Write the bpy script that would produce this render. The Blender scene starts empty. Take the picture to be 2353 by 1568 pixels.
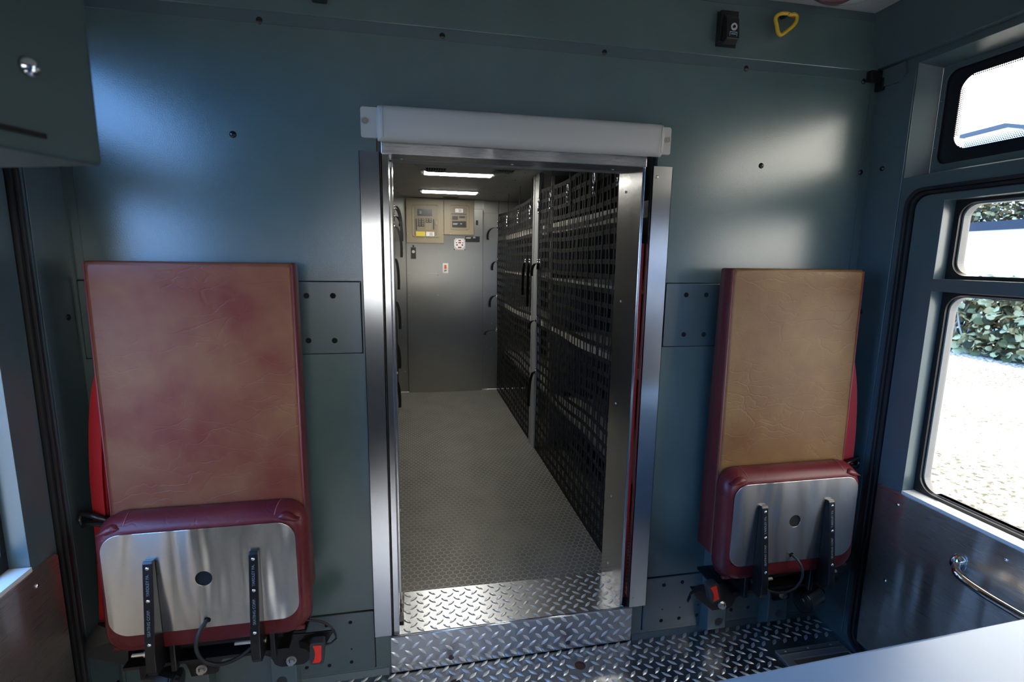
import bpy, bmesh, math, random
from mathutils import Vector, Matrix
from mathutils.geometry import tessellate_polygon
random.seed(7)
C = bpy.context.scene.collection
PI = math.pi
# ------------------------------------------------------------------ camera
F = 1161.4
YAW, PITCH, ROLL = math.radians(11.138), math.radians(9.227), math.radians(.815)
CP = Vector((0, -1.4, 1.25))
fw = Vector((math.sin(YAW)*math.cos(PITCH), math.cos(YAW)*math.cos(PITCH), -math.sin(PITCH)))
r0 = Vector((math.cos(YAW), -math.sin(YAW), 0)); u0 = r0.cross(fw)
rr_ = r0*math.cos(ROLL)+u0*math.sin(ROLL); uu_ = -r0*math.sin(ROLL)+u0*math.cos(ROLL)
cam = bpy.data.cameras.new('camera'); co = bpy.data.objects.new('camera', cam); C.objects.link(co)
M3 = Matrix((rr_, uu_, -fw)).transposed()
co.matrix_world = Matrix.Translation(CP) @ M3.to_4x4()
cam.lens = F/2353*36; cam.sensor_width = 36; cam.clip_start = .02; cam.clip_end = 300
cam.dof.use_dof = True; cam.dof.focus_distance = 1.75; cam.dof.aperture_fstop = 5.6
sc = bpy.context.scene; sc.camera = co
sc.view_settings.view_transform = 'Standard'; sc.view_settings.look = 'None'
sc.view_settings.exposure = 0.40; sc.view_settings.gamma = 1; sc.view_settings.use_curve_mapping = False
# ------------------------------------------------------------------ sky
w = bpy.data.worlds.new('sky'); sc.world = w; w.use_nodes = True
n = w.node_tree.nodes; l = w.node_tree.links; n.clear()
tc = n.new('ShaderNodeTexCoord'); sx = n.new('ShaderNodeSeparateXYZ'); mr = n.new('ShaderNodeMapRange')
rmp = n.new('ShaderNodeMix'); rmp.data_type = 'RGBA'; bg = n.new('ShaderNodeBackground'); wo = n.new('ShaderNodeOutputWorld')
mr.inputs['From Min'].default_value = -.42; mr.inputs['From Max'].default_value = .0
rmp.inputs['A'].default_value = (.24, .60, 1.35, 1); rmp.inputs['B'].default_value = (.80, .76, .68, 1)
bg.inputs['Strength'].default_value = 6.5
l.new(tc.outputs['Generated'], sx.inputs[0]); l.new(sx.outputs['X'], mr.inputs['Value'])
l.new(mr.outputs[0], rmp.inputs['Factor']); l.new(rmp.outputs['Result'], bg.inputs[0]); l.new(bg.outputs[0], wo.inputs[0])
sun = bpy.data.lights.new('sun', 'SUN'); sun.energy = 6; sun.angle = .01; sun.color = (1, .95, .85)
so = bpy.data.objects.new('sun', sun); C.objects.link(so)
so.rotation_euler = Vector((-.22, -.30, -.93)).to_track_quat('-Z', 'Y').to_euler()

# ------------------------------------------------------------------ measuring: a pixel of the photo to a point on a plane
def ray(px, py): return (rr_*((px-1176.5)/F) - uu_*((py-784)/F) + fw).normalized()
def PY(px, py, Y=0.): d = ray(px, py); return CP + d*((Y-CP.y)/d.y)
def PX(px, py, X): d = ray(px, py); return CP + d*((X-CP.x)/d.x)
def PZ(px, py, Z): d = ray(px, py); return CP + d*((Z-CP.z)/d.z)

# ------------------------------------------------------------------ materials
class NT:
    def __init__(s, name):
        s.m = bpy.data.materials.new(name); s.m.use_nodes = True; s.t = s.m.node_tree
        s.b = s.t.nodes['Principled BSDF']; s.o = s.t.nodes['Material Output']
    def n(s, k, ins=None, **a):
        x = s.t.nodes.new(k)
        for q, v in a.items(): setattr(x, q, v)
        for q, v in (ins or {}).items():
            if hasattr(v, 'is_linked') or isinstance(v, bpy.types.NodeSocket): s.t.links.new(v, x.inputs[q])
            else: x.inputs[q].default_value = v
        return x
    def set(s, **k):
        for q, v in k.items():
            q = q.replace('_', ' ')
            if isinstance(v, bpy.types.NodeSocket): s.t.links.new(v, s.b.inputs[q])
            else: s.b.inputs[q].default_value = v
        return s
    def bump(s, h, st, d=.001):
        x = s.n('ShaderNodeBump', {'Height': h, 'Strength': st, 'Distance': d}); s.t.links.new(x.outputs[0], s.b.inputs['Normal'])
    def obj(s, scale=(1, 1, 1)):
        t = s.n('ShaderNodeTexCoord'); m = s.n('ShaderNodeMapping', {0: t.outputs['Object']}); m.inputs['Scale'].default_value = scale
        return m.outputs[0]
    def ramp(s, f, stops):
        x = s.n('ShaderNodeValToRGB', {0: f}); e = x.color_ramp.elements
        e[0].position, e[0].color = stops[0][0], (*stops[0][1], 1); e[1].position, e[1].color = stops[-1][0], (*stops[-1][1], 1)
        for p, c in stops[1:-1]: q = e.new(p); q.color = (*c, 1)
        return x.outputs[0]
    def math(s, op, a, b=0., c=0.):
        return s.n('ShaderNodeMath', {0: a, 1: b, 2: c}, operation=op).outputs[0]
def simple(name, col, rough=.5, metal=0., **k):
    t = NT(name); t.set(Base_Color=(*col, 1), Roughness=rough, Metallic=metal, **k); return t.m
def paint(name, col, rough, scale=330, st=.35, spec=.9):
    t = NT(name); v = t.obj()
    no = t.n('ShaderNodeTexNoise', {'Vector': v, 'Scale': scale, 'Detail': 1.5})
    n2 = t.n('ShaderNodeTexNoise', {'Vector': v, 'Scale': 7., 'Detail': 2})
    c = t.ramp(n2.outputs[0], [(.3, tuple(x*.93 for x in col)), (.7, tuple(x*1.05 for x in col))])
    t.set(Base_Color=c, Roughness=rough); t.b.inputs['Specular IOR Level'].default_value = spec
    t.bump(no.outputs[0], st, .0012); return t.m
def steel(name, col, rough, tan, aniso=.75, fine=(900, 900, 14), wave=(3, 3, 1.2), wst=.12, st=.012, metal=1.):
    t = NT(name)
    no = t.n('ShaderNodeTexNoise', {'Vector': t.obj(fine), 'Scale': 1., 'Detail': 2, 'Roughness': .6})
    r = t.n('ShaderNodeMapRange', {0: no.outputs[0], 1: .3, 2: .7, 3: rough*.96, 4: rough*1.04})
    n2 = t.n('ShaderNodeTexNoise', {'Vector': t.obj(wave), 'Scale': 1., 'Detail': 1.5})
    c = t.ramp(no.outputs[0], [(.3, tuple(x*.97 for x in col)), (.7, tuple(x*1.03 for x in col))])
    t.set(Base_Color=c, Metallic=metal, Roughness=r.outputs[0], Anisotropic=aniso)
    cv = t.n('ShaderNodeCombineXYZ', {0: tan[0], 1: tan[1], 2: tan[2]}); t.t.links.new(cv.outputs[0], t.b.inputs['Tangent'])
    b1 = t.n('ShaderNodeBump', {'Height': n2.outputs[0], 'Strength': wst, 'Distance': .05})
    b2 = t.n('ShaderNodeBump', {'Height': no.outputs[0], 'Strength': st*8, 'Distance': .0002, 'Normal': b1.outputs[0]})
    t.t.links.new(b2.outputs[0], t.b.inputs['Normal']); return t.m
def vinyl(name, base, mot, rough=.34, mott=True):
    t = NT(name); v = t.obj()
    wn = t.n('ShaderNodeTexNoise', {'Vector': v, 'Scale': 11., 'Detail': 4})
    wv = t.n('ShaderNodeVectorMath', {0: wn.outputs['Color'], 1: (.5, .5, .5)}, operation='SUBTRACT')
    ws = t.n('ShaderNodeVectorMath', {0: wv.outputs[0], 'Scale': .10}, operation='SCALE')
    wa = t.n('ShaderNodeVectorMath', {0: v, 1: ws.outputs[0]}, operation='ADD')
    mp = t.n('ShaderNodeMapping', {0: wa.outputs[0]}); mp.inputs['Scale'].default_value = (8.5, 8.5, 24.)
    vo = t.n('ShaderNodeTexVoronoi', {'Vector': mp.outputs[0], 'Scale': 1.}, feature='DISTANCE_TO_EDGE')
    cr = t.n('ShaderNodeMapRange', {0: vo.outputs['Distance'], 1: 0., 2: .045, 3: 0., 4: 1.})
    mk = t.n('ShaderNodeTexNoise', {'Vector': v, 'Scale': 4.5, 'Detail': 2}); mk2 = t.n('ShaderNodeMapRange', {0: mk.outputs[0], 1: .36, 2: .55})
    c1 = t.math('SUBTRACT', 1., cr.outputs[0]); c1 = t.math('MULTIPLY', c1, mk2.outputs[0])
    fine = t.n('ShaderNodeTexVoronoi', {'Vector': wa.outputs[0], 'Scale': 38.}, feature='DISTANCE_TO_EDGE')
    f2 = t.n('ShaderNodeMapRange', {0: fine.outputs['Distance'], 1: 0., 2: .12, 3: .3, 4: 0.})
    gr = t.n('ShaderNodeTexNoise', {'Vector': v, 'Scale': 500.})
    mk3 = t.n('ShaderNodeTexNoise', {'Vector': v, 'Scale': 8.3, 'Detail': 2}); mk4 = t.n('ShaderNodeMapRange', {0: mk3.outputs[0], 1: .45, 2: .62})
    h = t.math('ADD', c1, t.math('MULTIPLY', f2.outputs[0], mk4.outputs[0])); h = t.math('MULTIPLY_ADD', gr.outputs[0], .06, h)
    mo = t.n('ShaderNodeTexNoise', {'Vector': v, 'Scale': 6.5, 'Detail': 3.5, 'Roughness': .6})
    col = t.ramp(mo.outputs[0], [(.3, base), (.5, tuple((a+b)/2 for a, b in zip(base, mot))), (.68, mot)]) if mott else None
    t.set(Roughness=rough); t.b.inputs['Specular IOR Level'].default_value = .32
    if mott: t.set(Base_Color=col)
    else: t.set(Base_Color=(*base, 1))
    bmp = t.n('ShaderNodeBump', {'Height': h, 'Strength': .5, 'Distance': .0006}, invert=True); t.t.links.new(bmp.outputs[0], t.b.inputs['Normal']); return t.m
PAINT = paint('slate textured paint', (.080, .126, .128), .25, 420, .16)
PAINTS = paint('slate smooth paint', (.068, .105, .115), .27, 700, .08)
PAINTM = paint('slate matt shaded paint', (.045, .075, .078), .5, 700, .08, .2)  # same slate paint on the cabinet, its shade put into the colour
CEIL = simple('grey ceiling laminate', (.42, .42, .41), .6)
CEILIN = paint('grey passage ceiling', (.50, .50, .48), .5, 500, .1)
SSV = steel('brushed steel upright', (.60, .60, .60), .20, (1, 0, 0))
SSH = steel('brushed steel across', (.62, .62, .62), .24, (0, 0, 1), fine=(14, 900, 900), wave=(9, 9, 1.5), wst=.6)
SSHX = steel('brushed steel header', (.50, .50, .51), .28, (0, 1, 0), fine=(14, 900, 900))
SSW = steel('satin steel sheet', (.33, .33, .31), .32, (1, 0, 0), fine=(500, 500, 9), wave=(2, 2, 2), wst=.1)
SSD = steel('swirled steel door sheet', (.56, .50, .44), .28, (0, 0, 1), fine=(900, 10, 900), wave=(6, 9, 1.3), wst=.45, metal=.9)
CHROME = simple('chrome', (.8, .82, .85), .08, 1)
TREAD = simple('tread plate ground', (.50, .51, .53), .27, 1)
LOZ = simple('tread plate lozenge', (.78, .80, .82), .36, .8)  # plate metal made paler, so glints on the lozenges sit in the colour
BLACK = simple('black paint', (.006, .006, .007), .32)
RUB = simple('black rubber', (.012, .013, .015), .5)
VOID = simple('dark hole', (.002, .002, .002), .9)
BOLT = simple('zinc bolt', (.62, .6, .55), .28, 1)
SCREW = simple('black screw', (.01, .01, .012), .25)
VR = vinyl('oxblood vinyl', (.085, .008, .015), (.125, .018, .018), .36)
VL = vinyl('oxblood vinyl mottled with sheen', (.150, .026, .016), (.215, .085, .036), .37)  # oxblood mottling plus the front's glossy highlight, put into the colour
VB = vinyl('oxblood vinyl tan sheen', (.125, .052, .017), (.175, .094, .032), .38)  # warm reflection on the right backrest front, put into the colour
SEAM = simple('seam thread', (.24, .05, .06), .5)
PADM = simple('grey padded vinyl', (.44, .43, .40), .5)
REDB = NT('red belt webbing'); _v = REDB.obj((1, 1, 1)); _w = REDB.n('ShaderNodeTexWave', {'Vector': _v, 'Scale': 110., 'Distortion': .3})
REDB.set(Base_Color=REDB.ramp(_w.outputs[0], [(0, (.33, .008, .012)), (1, (.55, .02, .022))]), Roughness=.6); REDB = REDB.m
REDP = simple('red plastic button', (.85, .03, .012), .35)
WEB = paint('black nylon webbing', (.016, .016, .016), .7, 900, .5, .15)
TAN = simple('tan enamel', (.27, .225, .15), .4)
TAND = simple('tan enamel dark', (.20, .165, .11), .4)
BLKP = simple('black plastic', (.012, .012, .013), .3)
WHT = simple('white plastic', (.75, .75, .72), .4)
GREYT = simple('light lettering', (.30, .42, .48), .5)
YEL = simple('yellow plastic', (.72, .46, .03), .28)
YLAB = simple('yellow label', (.65, .52, .06), .6)
ORG = simple('orange label', (.75, .16, .03), .5)
BLUE = simple('blue dot', (.05, .2, .7), .5)
DRED = simple('dark red display', (.22, .01, .01), .3)
LOCK = simple('dark locker lining', (.26, .26, .25), .6)
LIP = simple('pale shelf lip', (.88, .86, .75), .5)
def emis(name, col, s):
    t = NT(name); t.set(Base_Color=(*col, 1)); t.b.inputs['Emission Color'].default_value = (*col, 1); t.b.inputs['Emission Strength'].default_value = s; return t.m
LED = emis('led strip', (1, .97, .88), 29)
def glass():
    t = NT('window glass'); t.t.nodes.remove(t.b)
    tr = t.n('ShaderNodeBsdfTransparent'); gl = t.n('ShaderNodeBsdfGlossy', {'Roughness': .02}); lw = t.n('ShaderNodeLayerWeight', {'Blend': .5}); fr = t.n('ShaderNodeMath', {0: t.math('POWER', lw.outputs['Facing'], 5.), 1: .8, 2: .03}, operation='MULTIPLY_ADD')
    mx = t.n('ShaderNodeMixShader', {0: fr.outputs[0], 1: tr.outputs[0], 2: gl.outputs[0]}); t.t.links.new(mx.outputs[0], t.o.inputs[0]); return t.m
GLASS = glass()
REDL = NT('red lamp lens'); REDL.set(Base_Color=(.16, .003, .004, 1), Roughness=.06); REDL.b.inputs['Coat Weight'].default_value = 1; REDL = REDL.m
CLRL = simple('clear lamp lens', (.5, .5, .48), .15)
def hexmat():
    t = NT('hexagon studded mat'); v = t.obj((40, 40, 0))      # cell width 25 mm
    def mod2(vec, off):
        a = t.n('ShaderNodeVectorMath', {0: vec, 1: off}, operation='ADD')
        b = t.n('ShaderNodeVectorMath', {0: a.outputs[0], 1: (1, 1.732, 1)}, operation='MODULO')
        return t.n('ShaderNodeVectorMath', {0: b.outputs[0], 1: (.5, .866, 0)}, operation='SUBTRACT').outputs[0]
    A = mod2(v, (100, 173.2, 0)); B = mod2(v, (100.5, 174.066, 0))
    la = t.n('ShaderNodeVectorMath', {0: A}, operation='LENGTH').outputs['Value']; lb = t.n('ShaderNodeVectorMath', {0: B}, operation='LENGTH').outputs['Value']
    pick = t.math('LESS_THAN', la, lb)
    mx = t.n('ShaderNodeMix', {'Factor': pick, 4: B, 5: A}, data_type='VECTOR')
    ab = t.n('ShaderNodeVectorMath', {0: mx.outputs[1]}, operation='ABSOLUTE')
    dt = t.n('ShaderNodeVectorMath', {0: ab.outputs[0], 1: (.5, .866, 0)}, operation='DOT_PRODUCT').outputs['Value']
    xx = t.n('ShaderNodeSeparateXYZ', {0: ab.outputs[0]}).outputs[0]
    d = t.math('MAXIMUM', dt, xx)
    h = t.n('ShaderNodeMapRange', {0: d, 1: .40, 2: .47}, interpolation_type='SMOOTHSTEP').outputs[0]
    ring = t.n('ShaderNodeMapRange', {0: d, 1: .415, 2: .435}, interpolation_type='SMOOTHSTEP').outputs[0]
    g = t.n('ShaderNodeTexNoise', {'Vector': t.obj((5, 5, 5)), 'Scale': 1.4, 'Detail': 4})
    c = t.ramp(g.outputs[0], [(.35, (.115, .115, .105)), (.65, (.165, .162, .148))])
    cc = t.n('ShaderNodeMix', {'Factor': ring, 'A': c, 'B': (.36, .35, .30, 1)}, data_type='RGBA')  # paler outlines paint in the reflections along the hexagon edges
    t.set(Base_Color=cc.outputs['Result'], Roughness=t.math('MULTIPLY_ADD', ring, -.12, .48), Metallic=.35); t.bump(h, 1., .0012)
    return t.m
HEX = hexmat()

# ------------------------------------------------------------------ mesh helpers
def MB(): return bmesh.new()
def link(name, bm, mat, parent=None, smooth=False, bevel=0, seg=2):
    me = bpy.data.meshes.new(name)
    bmesh.ops.recalc_face_normals(bm, faces=bm.faces[:]); bm.to_mesh(me); bm.free()
    for m in (mat if isinstance(mat, (list, tuple)) else [mat]): me.materials.append(m)
    o = bpy.data.objects.new(name, me); C.objects.link(o)
    if smooth:
        for p in me.polygons: p.use_smooth = True
    if bevel:
        b = o.modifiers.new('bevel', 'BEVEL'); b.width = bevel; b.segments = seg; b.limit_method = 'ANGLE'; b.angle_limit = .6
    if parent:
        o.parent = parent; o.matrix_parent_inverse = parent.matrix_basis.inverted()
    return o
def empty(name, loc=(0, 0, 0)):
    o = bpy.data.objects.new(name, None); C.objects.link(o); o.location = loc; o.empty_display_size = .05; return o
def tag(o, label=None, cat=None, group=None, kind=None):
    for k, v in (('label', label), ('category', cat), ('group', group), ('kind', kind)):
        if v: o[k] = v
    return o
def st(o): o['kind'] = 'structure'; return o
def box(bm, x0, y0, z0, x1, y1, z1, mi=0):
    v = [bm.verts.new(p) for p in ((x0, y0, z0), (x1, y0, z0), (x1, y1, z0), (x0, y1, z0), (x0, y0, z1), (x1, y0, z1), (x1, y1, z1), (x0, y1, z1))]
    for f in ((0, 3, 2, 1), (4, 5, 6, 7), (0, 1, 5, 4), (1, 2, 6, 5), (2, 3, 7, 6), (3, 0, 4, 7)):
        bm.faces.new([v[i] for i in f]).material_index = mi
    return bm
def fix(ax, u, v, a):
    return (u, a, v) if ax == 'y' else ((a, u, v) if ax == 'x' else (u, v, a))
def plate(bm, loops, ax, a0, a1, mi=0):
    """extrude an outline (first loop) with holes (others) from a0 to a1 along axis ax"""
    pts = [[Vector((p[0], p[1], 0)) for p in lp] for lp in loops]
    tris = tessellate_polygon(pts); flat = [p for lp in pts for p in lp]
    A = [bm.verts.new(fix(ax, p.x, p.y, a0)) for p in flat]; B = [bm.verts.new(fix(ax, p.x, p.y, a1)) for p in flat]
    for t in tris:
        for S in (A, B):
            try: bm.faces.new([S[i] for i in t]).material_index = mi
            except ValueError: pass
    k = 0
    for lp in pts:
        m = len(lp)
        for i in range(m):
            j = (i+1) % m
            bm.faces.new((A[k+i], A[k+j], B[k+j], B[k+i])).material_index = mi
        k += m
    return bm
def rr(u0_, v0_, u1, v1, r, n_=6):
    o = []
    for cx, cy, a in ((u1-r, v1-r, 0), (u0_+r, v1-r, 90), (u0_+r, v0_+r, 180), (u1-r, v0_+r, 270)):
        for i in range(n_+1):
            t = math.radians(a+90*i/n_); o.append((cx+r*math.cos(t), cy+r*math.sin(t)))
    return o
def circ(u, v, r, n_=20): return [(u+r*math.cos(2*PI*i/n_), v+r*math.sin(2*PI*i/n_)) for i in range(n_)]
def loft(bm, rings, cap=True):
    R = [[bm.verts.new(p) for p in r] for r in rings]
    for a, b in zip(R, R[1:]):
        m = len(a)
        for i in range(m): bm.faces.new((a[i], a[(i+1) % m], b[(i+1) % m], b[i]))
    if cap: bm.faces.new(R[0]); bm.faces.new(list(reversed(R[-1])))
    return bm
def frame_at(t, up=Vector((0, 0, 1))):
    if abs(t.dot(up)) > .95: up = Vector((1, 0, 0))
    s = t.cross(up).normalized(); return s, s.cross(t).normalized()
def tube(bm, pts, r, n_=8, cap=True):
    pts = [Vector(p) for p in pts]; rings = []
    rs = r if isinstance(r, (list, tuple)) else [r]*len(pts)
    s = None
    for i, p in enumerate(pts):
        t = (pts[min(i+1, len(pts)-1)]-pts[max(i-1, 0)]).normalized()
        if s is None: s, u = frame_at(t)
        else:
            s = (s-t*s.dot(t)).normalized(); u = s.cross(t)
        rings.append([p+(s*math.cos(2*PI*k/n_)+u*math.sin(2*PI*k/n_))*rs[i] for k in range(n_)])
    return loft(bm, rings, cap)
def cyl(bm, p, d, r, h, n_=20, r2=None):
    p = Vector(p); d = Vector(d).normalized(); return tube(bm, [p, p+d*h], [r, r if r2 is None else r2], n_)
def dome(bm, p, d, r, h, n_=16, k=4):
    p = Vector(p); d = Vector(d).normalized()
    return tube(bm, [p+d*(h*math.sin(i/k*PI/2)) for i in range(k+1)], [max(r*math.cos(i/k*PI/2), r*.04) for i in range(k+1)], n_)
def strip(bm, pts, side, w_, t=.0012, mi=0):
    """flat strap: centre points, side vectors, width, thickness"""
    rings = []
    for i, p in enumerate(pts):
        p = Vector(p); s = Vector(side[i] if isinstance(side, list) else side).normalized()
        tt = (Vector(pts[min(i+1, len(pts)-1)])-Vector(pts[max(i-1, 0)])).normalized(); nn = s.cross(tt).normalized()
        rings.append([p+s*w_/2+nn*t/2, p-s*w_/2+nn*t/2, p-s*w_/2-nn*t/2, p+s*w_/2-nn*t/2])
    k = len(bm.faces); loft(bm, rings)
    return bm
def bez(p0, p1, p2, p3, n_=12):
    o = []
    for i in range(n_+1):
        t = i/n_; a = (1-t); o.append(Vector(p0)*a**3+Vector(p1)*3*a*a*t+Vector(p2)*3*a*t*t+Vector(p3)*t**3)
    return o
def text(s, size, mat, parent, origin, right, up, depth=.0004, name='lettering'):
    cu = bpy.data.curves.new('t', 'FONT'); cu.body = s; cu.size = size; cu.extrude = depth; cu.align_x = 'CENTER'; cu.align_y = 'CENTER'
    to = bpy.data.objects.new('t', cu); C.objects.link(to); dg = bpy.context.evaluated_depsgraph_get()
    me = bpy.data.meshes.new_from_object(to.evaluated_get(dg)); bpy.data.objects.remove(to); bpy.data.curves.remove(cu)
    right = Vector(right).normalized(); up = Vector(up).normalized(); nz = right.cross(up)
    M = Matrix((right, up, nz)).transposed().to_4x4(); M.translation = Vector(origin); me.transform(M)
    me.materials.clear(); me.materials.append(mat)
    o = bpy.data.objects.new(name, me); C.objects.link(o); o.parent = parent; o.matrix_parent_inverse = parent.matrix_basis.inverted(); return o
def screw(parent, p, d, r=.0065, mat=SCREW, name='screw', h=.003):
    bm = MB(); p = Vector(p); d = Vector(d).normalized(); dome(bm, p, d, r, h, 12, 3)
    s, u = frame_at(d)
    o = link(name, bm, mat, parent, True); return o
def mirx(x): return .60 - x

# ================================================================== STRUCTURE
XL, XR, ZC = -.80, 1.40, 1.981
# bulkhead
bm = MB()
plate(bm, [[(XL, 0.), (XL, 1.822), (XR, 1.822), (XR, 0.), (.692, 0.), (.692, 1.56), (-.086, 1.56), (-.086, 0.)]], 'y', 0, .03)
wb = st(link('wall_back', bm, PAINT))
bm = MB(); box(bm, -.086, .002, -.01, .692, .03, .124); p = st(link('trim_1', bm, PAINTS))
# upper fascia with bright folded edge
bm = MB(); box(bm, XL, -.004, 1.822, XR, .03, ZC); fascia = st(link('trim_2', bm, PAINT, bevel=.002))
bm = MB(); box(bm, XL, -.0055, ZC-.022, XR, .0, ZC-.0005); box(bm, XL, -.0015, 1.795, XR, .0, 1.822); st(link('trim_3', bm, PAINTS))
for q in ((596, 47), (1016, 83), (1389, 121), (1714, 157), (535, 309), (1749, 381), (1984, 187), (1977, 396)):
    screw(wb, PY(*q), (0, -1, 0), .0085, h=.004)
# rear corner strips either side (a shallow dark channel beside each pillar)
for i, s in enumerate((1, -1)):
    X = (lambda x: x) if s == 1 else mirx
    bm = MB(); a, b = X(1.372), X(1.374); box(bm, min(a, b), -.002, .23, max(a, b), 0, 1.80); st(link('trim_%d' % (4+i), bm, PAINTS))
# recessed mounting bands with bolt holes
def band(name, x0, z0, x1, z1, holes, r=.0075, th=.005):
    bm = MB(); plate(bm, [rr(x0, z0, x1, z1, .004, 2)], 'y', -th, 0.)
    o = st(link(name, bm, PAINTS, bevel=.0012))
    bm = MB(); e = .0025
    box(bm, x0-e, -.0012, z1, x1+e, 0, z1+e); box(bm, x0-e, -.0012, z0-e, x1+e, 0, z0); box(bm, x0-e, -.0012, z0, x0, 0, z1); box(bm, x1, -.0012, z0, x1+e, 0, z1)
    link('shadow_gap', bm, VOID, o)
    for h in holes:
        rad = h[2] if len(h) > 2 else r
        bm = MB(); plate(bm, [circ(h[0], h[1], rad, 14)], 'y', -th-.0004, -th+.001); link('bolt_hole', bm, VOID, o)
    return o
def hp(*L): return [(PY(a, b, -.005).x, PY(a, b, -.005).z) for a, b in L]
band('trim_6', XL+.01, .994, -.137, 1.184, hp((704, 680), (765, 680), (709, 783), (769, 783)))
band('trim_7', .742, .994, 1.37, 1.184, hp((1577, 678), (1623, 678), (1571, 769), (1617, 769)))
lo = hp((750, 1438), (805, 1431), (808, 1492), (757, 1530), (705, 1535), (808, 1522))
band('trim_8', XL+.01, .03, -.130, .218, [(x, z, .0055 if i != 2 else .003) for i, (x, z) in enumerate(lo)])
lo2 = hp((1526, 1345), (1568, 1338), (1522, 1401), (1562, 1396), (1519, 1427), (1560, 1421), (1601, 1414), (1680, 1402), (1719, 1396), (1604, 1390), (1716, 1372))
band('trim_9', .731, .034, 1.37, .219, [(x, z, (.0028 if i in (2, 3, 9, 10) else .0065)) for i, (x, z) in enumerate(lo2)])
# floor : tread plate
def lozenges(bm, u_0, v_0, u_1, v_1, f, p=.0200, L=.0168, W=.0052, h=.0022, skip=None):
    nu, nv = int((u_1-u_0)/p), int((v_1-v_0)/p)
    for i in range(nu):
        for j in range(nv):
            if (i+j) % 2: continue
            cu, cv = u_0+(i+.5)*p*(u_1-u_0)/(nu*p), v_0+(j+.5)*p*(v_1-v_0)/(nv*p)
            if skip and skip(cu, cv): continue
            a = math.radians(42 if j % 2 else -42); c, s = math.cos(a), math.sin(a)
            base = [(-L, 0), (-.35*L, -W), (.35*L, -W), (L, 0), (.35*L, W), (-.35*L, W)]
            B = [bm.verts.new(f(cu+x*c-y*s, cv+x*s+y*c, 0)) for x, y in base]
            T = [bm.verts.new(f(cu+x*.55*c-y*.4*s, cv+x*.55*s+y*.4*c, h)) for x, y in base]
            for k in range(6): bm.faces.new((B[k], B[(k+1) % 6], T[(k+1) % 6], T[k])).material_index = 1
            bm.faces.new(T).material_index = 1
hatch = (1.14, -.75, 1.36, -.135)
bm = MB(); h1 = PZ(1333, 1530, 0); h2 = PZ(1046, 1572, 0)
plate(bm, [[(XL, -2.7), (XR, -2.7), (XR, 0), (XL, 0)], circ(h1.x, h1.y, .017, 24), circ(h2.x, h2.y, .017, 24)], 'z', -.012, 0)
lozenges(bm, XL+.005, -1.25, XR-.005, -.004, lambda u, v, t: (u, v, t), skip=lambda u, v: (hatch[0]-.03 < u < hatch[2]+.03 and hatch[1] < v < hatch[3]+.025) or min(math.hypot(u-h1.x, v-h1.y), math.hypot(u-h2.x, v-h2.y)) < .026)
floor = st(link('floor', bm, [TREAD, LOZ]))
RUST = simple('brown plug', (.09, .035, .02), .7)
for h in (h1, h2):
    bm = MB(); cyl(bm, (h.x, h.y, -.012), (0, 0, 1), .017, .005, 24); link('plug', bm, RUST, floor)
bm = MB(); box(bm, XL, -2.7, -.05, XR, 0, -.0125); st(link('trim_10', bm, PAINTS))
# sealed curb along the foot of the wall
bm = MB(); loft(bm, [[(x, 0, 0), (x, -.006, 0), (x, -.001, .02), (x, 0, .02)] for x in (XL, -.09)]); loft(bm, [[(x, 0, 0), (x, -.006, 0), (x, -.001, .02), (x, 0, .02)] for x in (.695, XR)])
st(link('trim_11', bm, PAINTS))
# ceiling
bm = MB(); box(bm, XL-.1, -2.7, ZC, XR+.1, 0.05, ZC+.04); st(link('ceiling', bm, CEIL))
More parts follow.
